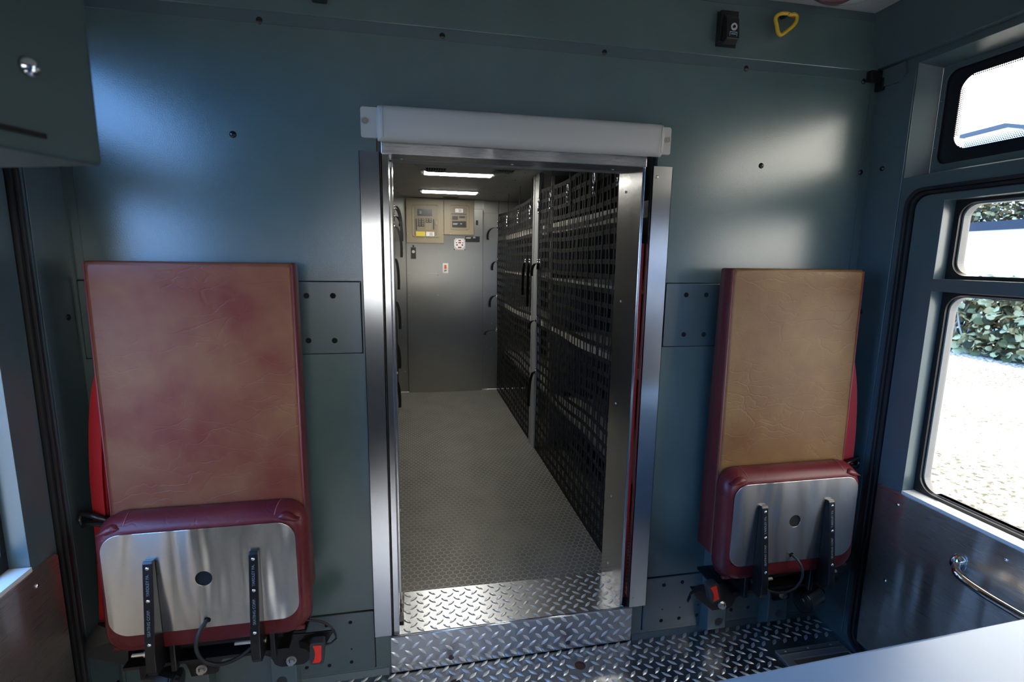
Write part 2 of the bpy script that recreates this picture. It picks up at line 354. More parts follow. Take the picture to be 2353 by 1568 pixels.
# side walls (mirror images)
def side(s, wn, dn, winn, tn):
    X = (lambda x: x) if s == 1 else mirx
    sg = s; YF = -1.12
    def pl(bm, loops, a, b): return plate(bm, loops, 'x', X(a), X(b))
    bm = MB()
    door = rr(-1.05, .01, -.147, 1.462, .05)
    trans = [(-1.05, 1.497), (-.124, 1.497), (-.124, 1.808), (-1.05, 1.808)]
    pl(bm, [[(-2.7, -.02), (0., -.02), (0., ZC), (-2.7, ZC)], door, trans], 1.40, 1.432)
    wl = st(link(wn, bm, PAINTS))
    bm = MB(); loft(bm, [[(X(1.4), y, 1.826), (X(1.385), y, 1.829), (X(1.352), y, ZC), (X(1.4), y, ZC)] for y in (0., -2.7)]); st(link('trim_%d' % tn, bm, PAINTS, bevel=.002))
    # cover panel on the corner pillar, with a folded lip at its top
    bm = MB(); box(bm, min(X(1.397), X(1.4)), -.121, 0.02, max(X(1.397), X(1.4)), -.012, 1.79); pn = st(link('trim_%d' % (tn+1), bm, PAINTS, bevel=.001))
    bm = MB(); pl(bm, [[(-.003, 1.822), (-.003, 1.775), (-.075, 1.772), (-.096, 1.79), (-.09, 1.822)]], 1.390, 1.397); link('lip', bm, PAINTS, pn)
    for (y, z) in ((-.052, 1.535), (-.04, 1.93 if False else 1.10), (-.052, .6), (-.03, .11)):
        screw(pn, (X(1.397), y, z), (-sg, 0, 0), .0078, h=.004)
    # transom window : slanted return, inner frame, black border, glass
    wt = st(empty(winn, (X(1.44), -.6, 1.65)))
    bm = MB(); o_ = [(-1.05, 1.497), (-.124, 1.497), (-.124, 1.808), (-1.05, 1.808)]; i_ = [(-1.02, 1.51), (-.150, 1.51), (-.150, 1.79), (-1.02, 1.79)]
    loft(bm, [[(X(1.402), *p) for p in o_], [(X(1.455), *p) for p in i_]], False); link('return', bm, PAINTS, wt)
    bm = MB(); pl(bm, [i_, rr(-1.00, 1.528, -.163, 1.775, .028)], 1.455, 1.460); link('window_frame', bm, PAINTS, wt, bevel=.001)
    bm = MB(); pl(bm, [rr(-1.01, 1.52, -.155, 1.783, .03), rr(-.97, 1.562, -.198, 1.752, .04, 10)], 1.464, 1.466); link('black_border', bm, simple('black ceramic border', (.004, .006, .012), .25), wt)
    bm = MB(); pl(bm, [rr(-1.01, 1.52, -.155, 1.783, .03)], 1.467, 1.471); link('pane', bm, GLASS, wt)
    bm = MB()
    def fr(y, z, r): plate(bm, [circ(y, z, r, 8)], 'x', X(1.4655), X(1.4668))
    k = 0; q = .0048
    for row in range(5):
        ins = row*.0042; yy = -.198-ins*1.0
        y = -.20
        while y > -.96:
            fr(y-(row % 2)*q/2, 1.562+ins, .0019-.00012*row*2); y -= q
        if row < 2:
            y = -.225
            while y > -.95: fr(y, 1.752-row*.004, .0018); y -= q
        z = 1.60
        while z < 1.72: fr(yy, z+(row % 2)*q/2, .0019-.0003*row) if row < 3 else None; z += q
    link('dot_border', bm, simple('black dots', (.003, .003, .004), .4), wt)
    for z in (1.575, 1.63, 1.70): screw(wt, (X(1.4545), -.157, z), (-sg, 0, 0), .0028, PAINTS, 'rivet')
    bm = MB(); pl(bm, [[(-2.7, -.02), (.0, -.02), (.0, ZC), (-2.7, ZC)], rr(-1.0, 1.53, -.17, 1.77, .03), rr(-.96, .60, -.26, 1.17, .04), rr(-.96, 1.22, -.26, 1.415, .035)], 1.475, 1.483); link('outer_skin', bm, simple('dark outer skin', (.05, .05, .05), .4), wl)
    # rubber seal round the door opening
    D = st(empty(dn, (X(1.42), -.6, 0)))
    for k, (o, w_, a, b) in enumerate(((.0, .009, 1.388, 1.41), (.011, .008, 1.394, 1.415))):
        bm = MB(); pl(bm, [rr(-1.05+o, .01+o, -.147-o, 1.462-o, .05-o*.8, 10), rr(-1.05+o+w_, .01+o+w_, -.147-o-w_, 1.462-o-w_, .05-o*.8-w_*.5, 10)], a, b)
        link('seal', bm, RUB, D, True, bevel=.003, seg=3)
    # door leaf, upper and lower lights
    bm = MB(); hi = [(-.95, 1.212), (-.25, 1.212), (-.25, 1.422), (-.95, 1.422)]; lw = [(-.95, .592), (-.25, .592), (-.25, 1.178), (-.95, 1.178)]
    pl(bm, [rr(-1.022, .03, -.170, 1.44, .035, 8), hi, lw], 1.402, 1.458); link('door_panel', bm, PAINTS, D, bevel=.0015)
    for nm, (ya, za, yb, zb), gl in (('sash', (-.95, 1.212, -.25, 1.422), (-.93, 1.226, -.268, 1.41, .035)), ('sash', (-.95, .592, -.25, 1.178), (-.93, .607, -.268, 1.166, .04))):
        bm = MB(); pl(bm, [rr(ya, za, yb, zb, .003, 2), rr(gl[0]-.004, gl[1]-.004, gl[2]+.004, gl[3]+.004, gl[4]+.003, 8)], 1.440, 1.462); link('window_frame', bm, BLACK, D, bevel=.001)
        bm = MB(); pl(bm, [rr(*gl[:2], gl[2]+.003, gl[3]+.003, gl[4]+.003, 8), rr(gl[0]+.002, gl[1]+.0, gl[2]-.001, gl[3]-.001, gl[4], 8)], 1.450, 1.473); link('frame_rim', bm, simple('grey rim', (.22, .22, .21), .5), D)
        bm = MB(); pl(bm, [rr(*gl[:4], gl[4], 8)], 1.467, 1.471); link('pane', bm, GLASS, D)
    bm = MB(); box(bm, min(X(1.398), X(1.4405)), -.95, .583, max(X(1.398), X(1.4405)), -.252, .5945); link('sill', bm, simple('sun brightened sill paint', (.6, .62, .62), .4), D)  # sun on the sill is partly put into this pale paint
    # polished kick sheet
    bm = MB(); pl(bm, [[(-1.01, .04), (-.178, .04), (-.178, .577), (-.188, .585), (-1.0, .585), (-1.01, .577)]], 1.3955, 1.402)
    ks = link('kick_sheet', bm, SSD, D, bevel=.001); ks['label'] = 'polished steel kick sheet'
    for (y, z) in ((-.249, .549), (-.244, .299), (-.53, .549), (-.53, .299), (-.80, .549), (-.249, .06)):
        bm = MB(); dome(bm, (X(1.3955), y, z), (-sg, 0, 0), .0055, .003, 12, 3); link('rivet', bm, CHROME, D, True)
    # grab handle
    bm = MB(); yc, zc = -.432, .478
    for yy in (yc, yc-.30):
        R = [[(X(1.3955-h), yy+math.cos(t)*a*r_, zc+math.sin(t)*b*r_) for t in [2*PI*i/20 for i in range(20)]] for h, r_, a, b in ((0, 1, .019, .025), (.006, 1, .019, .025), (.012, .8, .019, .025), (.018, .55, .018, .022))]
        loft(bm, R)
    pts = bez((X(1.386), yc-.004, zc), (X(1.345), yc-.02, zc-.004), (X(1.338), yc-.05, zc-.006), (X(1.336), yc-.12, zc-.008), 10) + bez((X(1.336), yc-.18, zc-.008), (X(1.338), yc-.25, zc-.006), (X(1.345), yc-.28, zc-.004), (X(1.386), yc-.296, zc), 10)
    tube(bm, pts, [.010]*2+[.0105]*(len(pts)-4)+[.010]*2, 12)
    hd = link('door_handle', bm, CHROME, D, True); hd['label'] = 'chrome grab handle'
    return wl, D
side(1, 'wall_right', 'door_1', 'window_1', 12)
side(-1, 'wall_left', 'door_2', 'window_2', 16)
# front of the cab behind the viewer: low cowl and windscreen opening
bm = MB(); plate(bm, [[(XL, -.02), (XR, -.02), (XR, ZC), (XL, ZC)], rr(XL+.25, .88, XR-.25, 1.46, .08)], 'y', -2.73, -2.7); st(link('wall_front', bm, PAINTS))
bm = MB(); plate(bm, [rr(XL+.24, .87, XR-.24, 1.47, .08)], 'y', -2.722, -2.718); st(link('window_3', bm, GLASS))

# ------------------------------------------------------------------ doorway trims
def casing(name, x0, x1, z0, z1, inner):
    bm = MB(); box(bm, x0, -.018, z0, x1, -.0155, z1)
    if inner > 0: box(bm, x1-.002, -.018, z0, x1, .0, z1); box(bm, x0, -.018, z0, x0+.0015, 0, z1)
    else: box(bm, x0, -.018, z0, x0+.002, .0, z1); box(bm, x1-.0015, -.018, z0, x1, 0, z1)
    return st(link(name, bm, SSV))
cl = casing('trim_20', -.1285, -.077, .141, 1.514, 1)
cr = casing('trim_21', .671, .731, .135, 1.514, -1)
for o, pts in ((cl, ()), (cr, ((.684, 1.485), (.684, .17)))):
    for (x, z) in pts: screw(o, (x, -.018, z), (0, -1, 0), .0045, BOLT)
# jambs: steel channels lining the wall thickness, header above
bm = MB(); box(bm, -.0745, .004, .127, -.057, .10, 1.53); box(bm, -.061, .10, .127, -.052, .19, 1.53)
jl = st(link('trim_22', bm, SSV, bevel=.0015))
bm = MB(); box(bm, .650, .004, .127, .6585, .085, 1.53); box(bm, .656, .085, .127, .662, .19, 1.53)
jr = st(link('trim_23', bm, SSV, bevel=.0015))
for z in (1.46, 1.12, .78, .45, .20): screw(jr, (.656, .13, z), (-1, 0, 0), .0045, BOLT)
for z in (1.44, 1.35, .9, .45): screw(jl, (-.052, .15, z), (1, 0, 0), .0045, BOLT)
bm = MB(); box(bm, -.0745, -.002, 1.513, .6585, .085, 1.56); box(bm, -.06, .085, 1.521, .66, .12, 1.56)
hd = st(link('trim_24', bm, SSHX, bevel=.0015))
for q in ((922, 358), (1183, 372), (1421, 384)):
    screw(hd, (PZ(*q, 1.513).x, .06, 1.513), (0, 0, -1), .0045, BOLT)
bm = MB(); box(bm, -.07, .12, 1.524, .70, .20, 1.74); st(link('trim_25', bm, simple('grey valance', (.30, .30, .29), .4), bevel=.012, seg=4))
# red strip in the pocket between jamb and casing
bm = MB(); box(bm, .6595, .012, .15, .6705, .03, 1.30); sl = st(link('trim_26', bm, simple('red strip', (.30, .004, .004), .5)))
bm = MB(); box(bm, .6588, .031, .12, .6715, .04, 1.55); box(bm, -.0765, .0, .12, -.0748, .04, 1.54); link('pocket_gap', bm, VOID, sl)
# ------------------------------------------------------------------ padded header over the doorway
P = tag(empty('header_pad', (.30, 0, 1.56)), 'light grey padded vinyl bumper bar above the passage doorway', 'pad')
def padring(x, sc_):
    prof = [(0, 1.548), (-.018, 1.534), (-.040, 1.545), (-.046, 1.565), (-.046, 1.605), (-.038, 1.622), (-.016, 1.626), (0, 1.618)]
    return [(x, y*sc_, 1.58+(z-1.58)*(.9+.1*sc_)) for y, z in prof]
bm = MB(); xs = [-.083, -.078, -.068, .0, .1, .2, .3, .4, .5, .6, .678, .689, .694]
loft(bm, [padring(x, s) for x, s in zip(xs, [.55, .9, 1, 1.01, 1, 1.01, 1, 1, 1.01, 1, 1, .9, .55])])
link('bolster', bm, PADM, P, True, bevel=.0)
P.children[0].modifiers.new('s', 'SUBSURF').levels = 2; P.children[0].modifiers['s'].render_levels = 2
for nm, x0, x1, sx in (('mounting_flap', -.122, -.078, -.112), ('mounting_flap', .690, .724, .713)):
    bm = MB(); plate(bm, [rr(x0, 1.548, x1, 1.622, .006, 3)], 'y', -.010, 0.); f = link(nm, bm, PADM, P, bevel=.003, seg=3)
    bm = MB(); plate(bm, [circ(sx, 1.588, .0085), circ(sx, 1.588, .0055)], 'y', -.0115, -.009); plate(bm, [circ(sx, 1.588, .0045)], 'y', -.0125, -.009); link('screw', bm, BOLT, f)
for x in (-.066, .676):
    bm = MB()
    for i in range(22):
        z = 1.545+i*.0036; box(bm, x, -.0475, z, x+.0011, -.0455, z+.0018)
    link('stitching', bm, simple('dark thread', (.12, .12, .12), .6), P)

# ------------------------------------------------------------------ step and passage
bm = MB(); box(bm, -.083, -.006, .004, .690, -.003, .124)
lozenges(bm, -.081, .006, .689, .123, lambda u, v, t: (u, -.006-t, v))
top = [(-.075, -.006), (-.075, .05), (-.046, .05), (-.046, .195), (.662, .185), (.662, .055), (.690, .055), (.690, -.006)]
plate(bm, [top], 'z', .1235, .127)
lozenges(bm, -.045, .0, .66, .185, lambda u, v, t: (u, v, .127+t))
sp = link('doorway_step', bm, [TREAD, LOZ]); tag(sp, 'bright diamond tread plate step folded over the doorway threshold', 'step')
bm = MB(); tube(bm, [(-.083, -.003, .1235), (.690, -.003, .1235)], .0042, 12); link('nosing', bm, CHROME, sp, True)
for q in ((1305, 1477), (1037, 1512)):
    p = PY(*q, -.007); bm = MB(); cyl(bm, (p.x, -.0062, p.z), (0, -1, 0), .0085, .0008, 16); link('plug', bm, simple('dark violet plug', (.05, .035, .05), .4), sp)
for x0, x1 in ((-.083, -.045), (.665, .6895)):
    bm = MB(); box(bm, x0, .045, .112, x1, .07, .1345); link('end_bracket', bm, BLACK, sp)
FX0, FX1, YB, ZF, ZT = -.16, 1.34, 2.85, .125, 1.721
bm = MB(); box(bm, FX0-.3, .03, ZF-.03, FX1, YB, ZF-.0005); st(link('floor_inner', bm, HEX))
bm = MB(); box(bm, FX0-.3, .03, ZT, FX1, YB+.02, ZT+.03); ci = st(link('ceiling_inner', bm, CEILIN))
for i in range(8):
    for x in (-.10, .29, .62):
        if x == .29 and i < 2: continue
        bm = MB(); cyl(bm, (x, .6+i*.28, ZT), (0, 0, -1), .004, .002, 8); link('rivet', bm, SCREW, ci)
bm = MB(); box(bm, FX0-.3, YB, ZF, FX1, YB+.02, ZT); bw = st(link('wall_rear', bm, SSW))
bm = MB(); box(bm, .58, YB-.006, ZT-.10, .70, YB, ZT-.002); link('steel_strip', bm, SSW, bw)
for x, z in ((.655, 1.22), (.655, .95), (.655, .70), (.655, .48), (-.09, .70), (.61, 1.2), (.61, .5), (-.075, 1.3), (-.075, .3)):
    screw(bw, (x, YB, z), (0, -1, 0), .004, BOLT)
bm = MB(); box(bm, FX0-.30, .03, ZF, FX0-.28, YB, ZT); st(link('wall_inner_left', bm, LOCK))
bm = MB(); box(bm, FX1-.02, .03, ZF, FX1, YB, ZT); st(link('wall_inner_right', bm, LOCK))
# equipment panel
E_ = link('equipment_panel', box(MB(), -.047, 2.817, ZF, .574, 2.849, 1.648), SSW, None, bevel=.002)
tag(E_, 'tall brushed steel equipment cover on the far wall below the breaker panels', 'panel')
a1, a2 = PY(938, 628, 2.817), PY(1010, 682, 2.817)
bm = MB(); plate(bm, [rr(-.040, a2.z, a2.x, a1.z, .004, 2)], 'y', 2.8155, 2.817); ap = link('access_cover', bm, SSW, E_, bevel=.0006)
for x in (-.03, a2.x-.012):
    for z in (a2.z+.012, a1.z-.012): screw(ap, (x, 2.8155, z), (0, -1, 0), .004, BOLT)
bm = MB(); p = PY(1096, 513, 2.817); box(bm, p.x-.009, 2.812, p.z-.016, p.x+.009, 2.817, p.z+.022); link('latch', bm, BLKP, E_)
# breaker panels
def rectp(q0, q1, Y=2.80): a, b = PY(*q0, Y), PY(*q1, Y); return min(a.x, b.x), min(a.z, b.z), max(a.x, b.x), max(a.z, b.z)
def breaker(name, lab, x0, z0, x1, z1, dx0, dz0, dx1, dz1, big):
    R = tag(empty(name, ((x0+x1)/2, 2.81, z0)), lab, 'breaker panel')
    bm = MB(); box(bm, x0, 2.797, z0, x1, 2.817, z1); link('cover', bm, TAN, R, bevel=.003)
    bm = MB(); plate(bm, [rr(dx0-.016, dz0-.016, dx1+.016, dz1+.016, .02), rr(dx0-.004, dz0-.004, dx1+.004, dz1+.004, .014)], 'y', 2.794, 2.798); link('raised_rim', bm, TAN, R, True, bevel=.0015)
    bm = MB(); plate(bm, [rr(dx0, dz0, dx1, dz1, .012)], 'y', 2.7955, 2.798); d = link('door', bm, TAND, R)
    return R, d
x0, z0, x1, z1 = rectp((932, 458), (1020, 560))
B1, d1 = breaker('breaker_panel', 'larger tan breaker panel with yellow sticker, at upper left of far wall', x0, z0, x1, 1.712, x0+.062, z0+.06, x1-.052, 1.712-.06, True)
def part(name, q0, q1, mat, par, Y=2.795, th=.003):
    a = rectp(q0, q1, Y); bm = MB(); box(bm, a[0], Y-th, a[1], a[2], Y, a[3]); return link(name, bm, mat, par)
def lines(par, q0, q1, n_, mat, Y):
    a = rectp(q0, q1, Y); bm = MB(); hgt = (a[3]-a[1])/n_
    for i in range(n_):
        z = a[1]+(i+.3)*hgt; wd = (a[2]-a[0])*random.uniform(.6, 1); box(bm, a[0], Y-.0006, z, a[0]+wd, Y, z+hgt*.4)
    link('print', bm, mat, par)
pl_ = part('label_plate', (959, 480), (993, 497), BLKP, B1); lines(pl_, (963, 484), (971, 492), 4, GREYT, 2.7915)
for q in (((961, 502), (975, 520)), ((978, 502), (992, 511))):
    s = part('breaker_switches', *q, BLKP, B1, th=.006)
    a = rectp(*q, 2.789); bm = MB(); nr = 4 if q[0][0] < 970 else 2
    for r in range(nr):
        for c in range(2):
            u = a[0]+(a[2]-a[0])*(.12+c*.5); v = a[1]+(a[3]-a[1])*(r+.25)/nr; box(bm, u, 2.786, v, u+(a[2]-a[0])*.28, 2.789, v+(a[3]-a[1])*.5/nr)
    link('toggle', bm, simple('bronze toggle', (.28, .22, .12), .4), s)
bm = MB(); a = rectp((978, 513), (992, 528), 2.795)
for i in range(5): box(bm, a[0], 2.7935, a[1]+i*(a[3]-a[1])/5, a[2], 2.795, a[1]+(i+.7)*(a[3]-a[1])/5)
link('blank_plates', bm, TAN, B1)
for q in (((955, 503), (958, 529)), ((995, 504), (998, 528))): part('number_strip', *q, BLKP, B1)
part('yellow_sticker', (956, 532), (977, 543), YLAB, B1); s = part('warning_sticker', (979, 532), (998, 543), WHT, B1); part('orange_band', (979, 532), (998, 533.4), ORG, s, 2.7915, .0008); lines(s, (987, 534.5), (997, 542), 4, BLKP, 2.7915)
part('latch', (1001, 508), (1005, 517), TAN, B1, 2.794, .008)
for q in ((976, 473), (977, 548), (935, 482), (936, 537), (1018, 483), (1018, 538)): p = PY(*q, 2.797); screw(B1, (p.x, 2.7965, p.z), (0, -1, 0), .004, BOLT)
x0, z0, x2, z1 = rectp((1021, 458), (1089, 541))
B2, d2 = breaker('breaker_panel', 'smaller tan breaker panel with black label, right of the larger one', x1+.001, z0, x2, 1.712, x1+.068, z0+.055, x2-.055, 1.712-.055, False)
s = part('warning_sticker', (1046, 479), (1064, 489), WHT, B2); part('orange_band', (1046, 479), (1064, 480.2), ORG, s, 2.7915, .0008); lines(s, (1054, 481.5), (1063, 488), 4, BLKP, 2.7915)
part('number_strip', (1037, 491), (1071, 493.5), BLKP, B2); part('breaker_switches', (1039, 497), (1052, 505), BLKP, B2, th=.006); part('breaker_switches', (1055, 497), (1068, 501), BLKP, B2, th=.006)
s = part('label_plate', (1039, 508), (1071, 523), BLKP, B2); lines(s, (1041, 513), (1053, 517), 2, WHT, 2.7915); lines(s, (1058, 513), (1063, 516), 2, WHT, 2.7915)
for q in ((1035, 538), (1077, 538)): p = PY(*q, 2.797); screw(B2, (p.x, 2.7965, p.z), (0, -1, 0), .004, BOLT)
# gauge, sign, key switch, outlet
g0, g1, g2_, g3 = rectp((1043, 548), (1069, 575), 2.81)
G = tag(link('tank_gauge', plate(MB(), [rr(g0, g1, g2_, g3, .012)], 'y', 2.806, 2.817), simple('grey gauge body', (.5, .5, .5), .4), None, bevel=.002), 'square grey gauge with round face and red indicator windows, below the smaller breaker panel', 'gauge')
gx, gz = (g0+g2_)/2, (g1+g3)/2
bm = MB(); cyl(bm, (gx, 2.806, gz), (0, -1, 0), .041, .004, 28); link('dial', bm, WHT, G, False)
for dx, dz, w_ in ((0, .030, .011), (0, .012, .011), (-.022, -.006, .007), (.022, -.006, .007), (0, -.026, .014)):
    bm = MB(); box(bm, gx+dx-w_, 2.8005, gz+dz-.005, gx+dx+w_, 2.802, gz+dz+.005); link('indicator', bm, DRED, G)
for dx in (-.026, .026):
    bm = MB(); cyl(bm, (gx+dx, 2.802, gz+.012), (0, -1, 0), .006, .001, 12); link('blue_button', bm, BLUE, G)
for dx in (-.042, .042):
    for dz in (-.042, .042): screw(G, (gx+dx, 2.806, gz+dz), (0, -1, 0), .004)
a = rectp((1069, 543), (1102, 557), 2.815); S = tag(link('label_plate', box(MB(), a[0], 2.813, a[1], a[2], 2.817, a[3]), BLKP), 'small black instruction plate right of the round gauge', 'label plate'); lines(S, (1071, 545), (1083, 549), 2, WHT, 2.813); lines(S, (1087, 544), (1094, 548), 2, WHT, 2.813)
a = rectp((943, 567), (957, 596), 2.81); K = tag(link('switch_plate', plate(MB(), [rr(a[0], a[1], a[2], a[3], .005)], 'y', 2.812, 2.817), simple('dull chrome edge', (.22, .22, .22), .3, .6), None, bevel=.001), 'chrome edged switch plate below the larger breaker panel', 'switch')
bm = MB(); box(bm, a[0]+.004, 2.809, a[1]+.004, a[2]-.004, 2.812, a[3]-.006); link('black_face', bm, BLKP, K)
cx, cz = (a[0]+a[2])/2, (a[1]+a[3])/2; bm = MB(); cyl(bm, (cx, 2.809, cz+.01), (0, -1, 0), .012, .004, 20); link('button', bm, simple('pale button', (.5, .5, .45), .4), K)
bm = MB(); box(bm, cx-.007, 2.806, a[3]-.004, cx+.007, 2.817, a[3]+.012); link('hasp', bm, BLKP, K)
a = rectp((1017, 605), (1030, 628), 2.81); O = tag(link('test_switch', plate(MB(), [rr(a[0], a[1], a[2], a[3], .004)], 'y', 2.808, 2.817), WHT, None, bevel=.002), 'small white wall switch with a red rocker on the steel cover', 'switch')
cx, cz = (a[0]+a[2])/2, (a[1]+a[3])/2
bm = MB(); box(bm, cx-.009, 2.805, cz-.004, cx+.009, 2.808, cz+.026); link('rocker', bm, ORG, O)
bm = MB(); box(bm, cx-.009, 2.807, cz-.026, cx-.001, 2.808, cz-.016); box(bm, cx+.002, 2.807, cz-.024, cx+.008, 2.808, cz-.014); link('print', bm, BLKP, O)
# ceiling lights
for k, (x0, x1, y, lab) in enumerate(((.075, .452, 1.56, 'nearer white LED strip light on the passage ceiling'), (.078, .466, 2.38, 'farther white LED strip light on the passage ceiling'))):
    T = tag(empty('strip_light', ((x0+x1)/2, y, ZT)), lab, 'light', 'strip lights on the passage ceiling')
    bm = MB(); plate(bm, [rr(x0-.022, y-.075, x1+.022, y+.075, .012)], 'z', ZT-.005, ZT); link('housing', bm, WHT if False else simple('grey housing', (.5, .5, .5), .4), T, bevel=.001)
    bm = MB(); plate(bm, [rr(x0, y-.062, x1, y+.062, .006)], 'z', ZT-.007, ZT-.004); link('diffuser', bm, LED, T)
    for x in (x0-.014, x1+.014): screw(T, (x, y, ZT-.005), (0, 0, -1), .004, BOLT)
bm = MB(); plate(bm, [circ(.298, 2.675, .062, 32)], 'z', ZT-.006, ZT); sp_ = tag(link('ceiling_speaker', bm, simple('dark grey grille', (.05, .05, .05), .6), None, bevel=.002), 'round dark speaker grille on the passage ceiling beyond the lights', 'speaker')
bm = MB(); plate(bm, [circ(.298, 2.675, .07, 32), circ(.298, 2.675, .062, 32)], 'z', ZT-.004, ZT); link('rim', bm, CEILIN, sp_)
# air unit with two corner grilles
A = tag(link('air_vent', plate(MB(), [[(.02, .62), (.56, .62), (.56, 1.28), (.50, 1.44), (.08, 1.46), (.02, 1.30)]], 'z', ZT-.018, ZT), CEILIN, None, bevel=.01, seg=3), 'grey ceiling air unit with slotted corner grilles just inside the doorway', 'air vent')
for s, (xc, yc) in ((1, (.125, 1.37)), (-1, (.475, 1.33))):
    bm = MB(); plate(bm, [[(xc-.05, yc-.05), (xc+.055, yc-.05), (xc+.045, yc+.055), (xc-.035*s-.01, yc+.045)]], 'z', ZT-.0195, ZT-.017); gr = link('grille', bm, VOID, A)
    bm = MB()
    for i in range(9): box(bm, xc-.05+i*.0125, yc-.05, ZT-.0225, xc-.047+i*.0125, yc+.05, ZT-.0185)
    box(bm, xc-.05, yc-.002, ZT-.0225, xc+.055, yc+.002, ZT-.0185); link('louvre', bm, simple('grey louvre', (.35, .35, .35), .5), gr)

# ------------------------------------------------------------------ shelving behind the nets
L = tag(empty('storage_rack', (1.0, 1.5, ZF)), 'dark shelving with pale front lips behind the black nets', 'shelving')
for z, h, m in ((1.396, .052, LIP), (1.14, .010, LIP), (.84, .034, LIP), (.45, .01, LOCK)):
    bm = MB(); box(bm, .775, .12, z, 1.31, YB-.01, z+.006); s = link('shelf', bm, LOCK, L)
    bm = MB(); box(bm, .768, .12, z-.002, .7745, YB-.01, z+h); link('shelf_lip', bm, m, s)
bm = MB(); box(bm, .80, 1.47, ZF, 1.31, 1.55, ZT-.002); link('divider', bm, LOCK, L)
bm = MB(); box(bm, .785, .10, ZF, 1.31, .12, ZT-.002); link('end_panel', bm, LOCK, L)
# grey packed bags on the shelves
# post between the nets
bm = MB(); box(bm, .694, 1.415, ZF, .722, 1.53, ZT-.001); box(bm, .690, 1.505, ZF, .698, 1.53, ZT-.001)
PO = tag(link('net_post', bm, simple('grey post paint', (.36, .37, .37), .4, .3), None, bevel=.002), 'slim grey metal post standing between the two black nets', 'post')
for z in (1.30, 1.02, .55): screw(PO, (.694, 1.47, z), (-1, 0, 0), .004, BOLT)
def net(name, lab, X, y0, y1, z0, z1, pv=.0345, ph=.052, w_=.0185, sag=.02, tails=(), sgn=-1, wv=.0125, hooks=()):
    N = tag(empty(name, (X, (y0+y1)/2, z0)), lab, 'cargo net', 'black cargo nets beside the passage')
    bm = MB(); nz = int((z1-z0)/ph); ny = int((y1-y0)/pv)
    def sagz(y, z):
        t = (y-y0)/(y1-y0); g = (z-z0)/(z1-z0)
        return -sag*g*math.sin(PI*t)**2*(.6+.4*math.sin(3*PI*t+z*5)) + .004*math.sin(11*t+z*9)
    def bulge(y, z): return .006*math.sin(y*9+z*4)*math.sin(PI*(z-z0)/(z1-z0))
    for i in range(nz+1):
        z = z0+(z1-z0)*i/nz; pts = []
        for k in range(25):
            y = y0+(y1-y0)*k/24; pts.append((X+bulge(y, z), y, z+sagz(y, z)))
        strip(bm, pts, (0, .0, 1), w_ if i else w_*1.4)
    for j in range(ny+1):
        y = y0+(y1-y0)*j/ny; pts = []
        for k in range(17):
            z = z0+(z1-z0)*k/16; pts.append((X+bulge(y, z)+sgn*.0016*(1 if j % 2 else -1), y+.006*math.sin(z*7+random.choice((0, .8, 1.9))+j*.35)*(1 if 0 < j < ny else 0), z+sagz(y, z)))
        strip(bm, pts, (0, 1, 0), wv if 0 < j < ny else w_)
    link('webbing', bm, WEB, N)
    for (y, za, kind) in hooks:       # anchor straps to the ceiling with a bright snap hook
        bm = MB(); zs = z1-.05; strip(bm, [(X, y, za), (X+sgn*.004, y+.003, (za+zs)/2), (X, y, zs-.05)], (0, 1, 0), .012); s = link('anchor_strap', bm, WEB, N)
        bm = MB(); zz = z1-.055
        tube(bm, [(X+sgn*.012, y+.012*math.cos(t), zz+.020*math.sin(t)) for t in [2*PI*i/14 for i in range(15)]], .0032, 6)
        tube(bm, [(X+sgn*.012, y, zz-.02), (X+sgn*.014, y+.004, zz-.05)], .005, 6); box(bm, X+sgn*.012-.003, y-.012, zz-.062, X+sgn*.012+.003, y+.012, zz-.052)
        link('snap_hook', bm, CHROME, s, True)
    for (y, z, dy, dx, ln) in tails:
        bm = MB(); p0 = Vector((X+sgn*.010, y, z)); pts = bez(p0, p0+Vector((dx*.6, dy*.5, .01)), p0+Vector((dx, dy, -ln*.4)), p0+Vector((dx*.85, dy*1.1, -ln)), 10)
        strip(bm, pts, (.9, .45, 0), .020, .002); s = link('strap_tail', bm, WEB, N)
        bm = MB(); tube(bm, [(X+sgn*.010, y+.011*math.cos(t), z+.012*math.sin(t)) for t in [2*PI*i/12 for i in range(13)]], .003, 6); cyl(bm, (X, y, z+.02), (sgn, 0, .2), .004, .012, 8); link('buckle', bm, CHROME, s, True)
    return N
net('cargo_net', 'black webbing net right of the passage, nearer than the grey post', .703, .20, 1.41, .135, 1.618,
    tails=[(1.405, 1.225, .03, -.03, .07), (1.405, .90, .03, -.04, .05), (1.405, .60, .04, -.03, .22), (1.36, 1.225, 0, -.01, .03)], hooks=[(1.40, ZT, 0), (.86, ZT, 0), (.52, ZT, 0), (.28, ZT, 0), (1.16, ZT, 0)])
net('cargo_net', 'black webbing net right of the passage, beyond the grey post', .700, 1.545, 2.81, .135, 1.60,
    tails=[(1.60, 1.225, -.01, -.012, .26), (1.72, 1.225, .01, -.012, .20), (2.80, 1.225, -.02, -.05, .07), (2.80, .94, -.02, -.07, .09), (2.80, .65, -.05, -.12, .03), (2.8, 1.50, -.05, -.10, .10)], hooks=[(2.78, ZT, 0), (2.35, ZT, 0), (1.95, ZT, 0), (1.60, ZT, 0)])
net('cargo_net', 'black webbing net along the left side of the passage, edge on', -.135, .22, 2.81, .135, 1.60, sgn=1,
    tails=[(2.60, 1.63, .0, .055, .22), (2.55, 1.55, .0, .06, .18), (2.45, 1.47, .0, .055, .22), (2.34, 1.24, .0, .03, .22), (2.15, .95, 0, .038, .19), (1.97, .69, 0, .035, .17), (1.94, .44, .03, .03, .19), (2.5, 1.60, .05, .045, .12)])

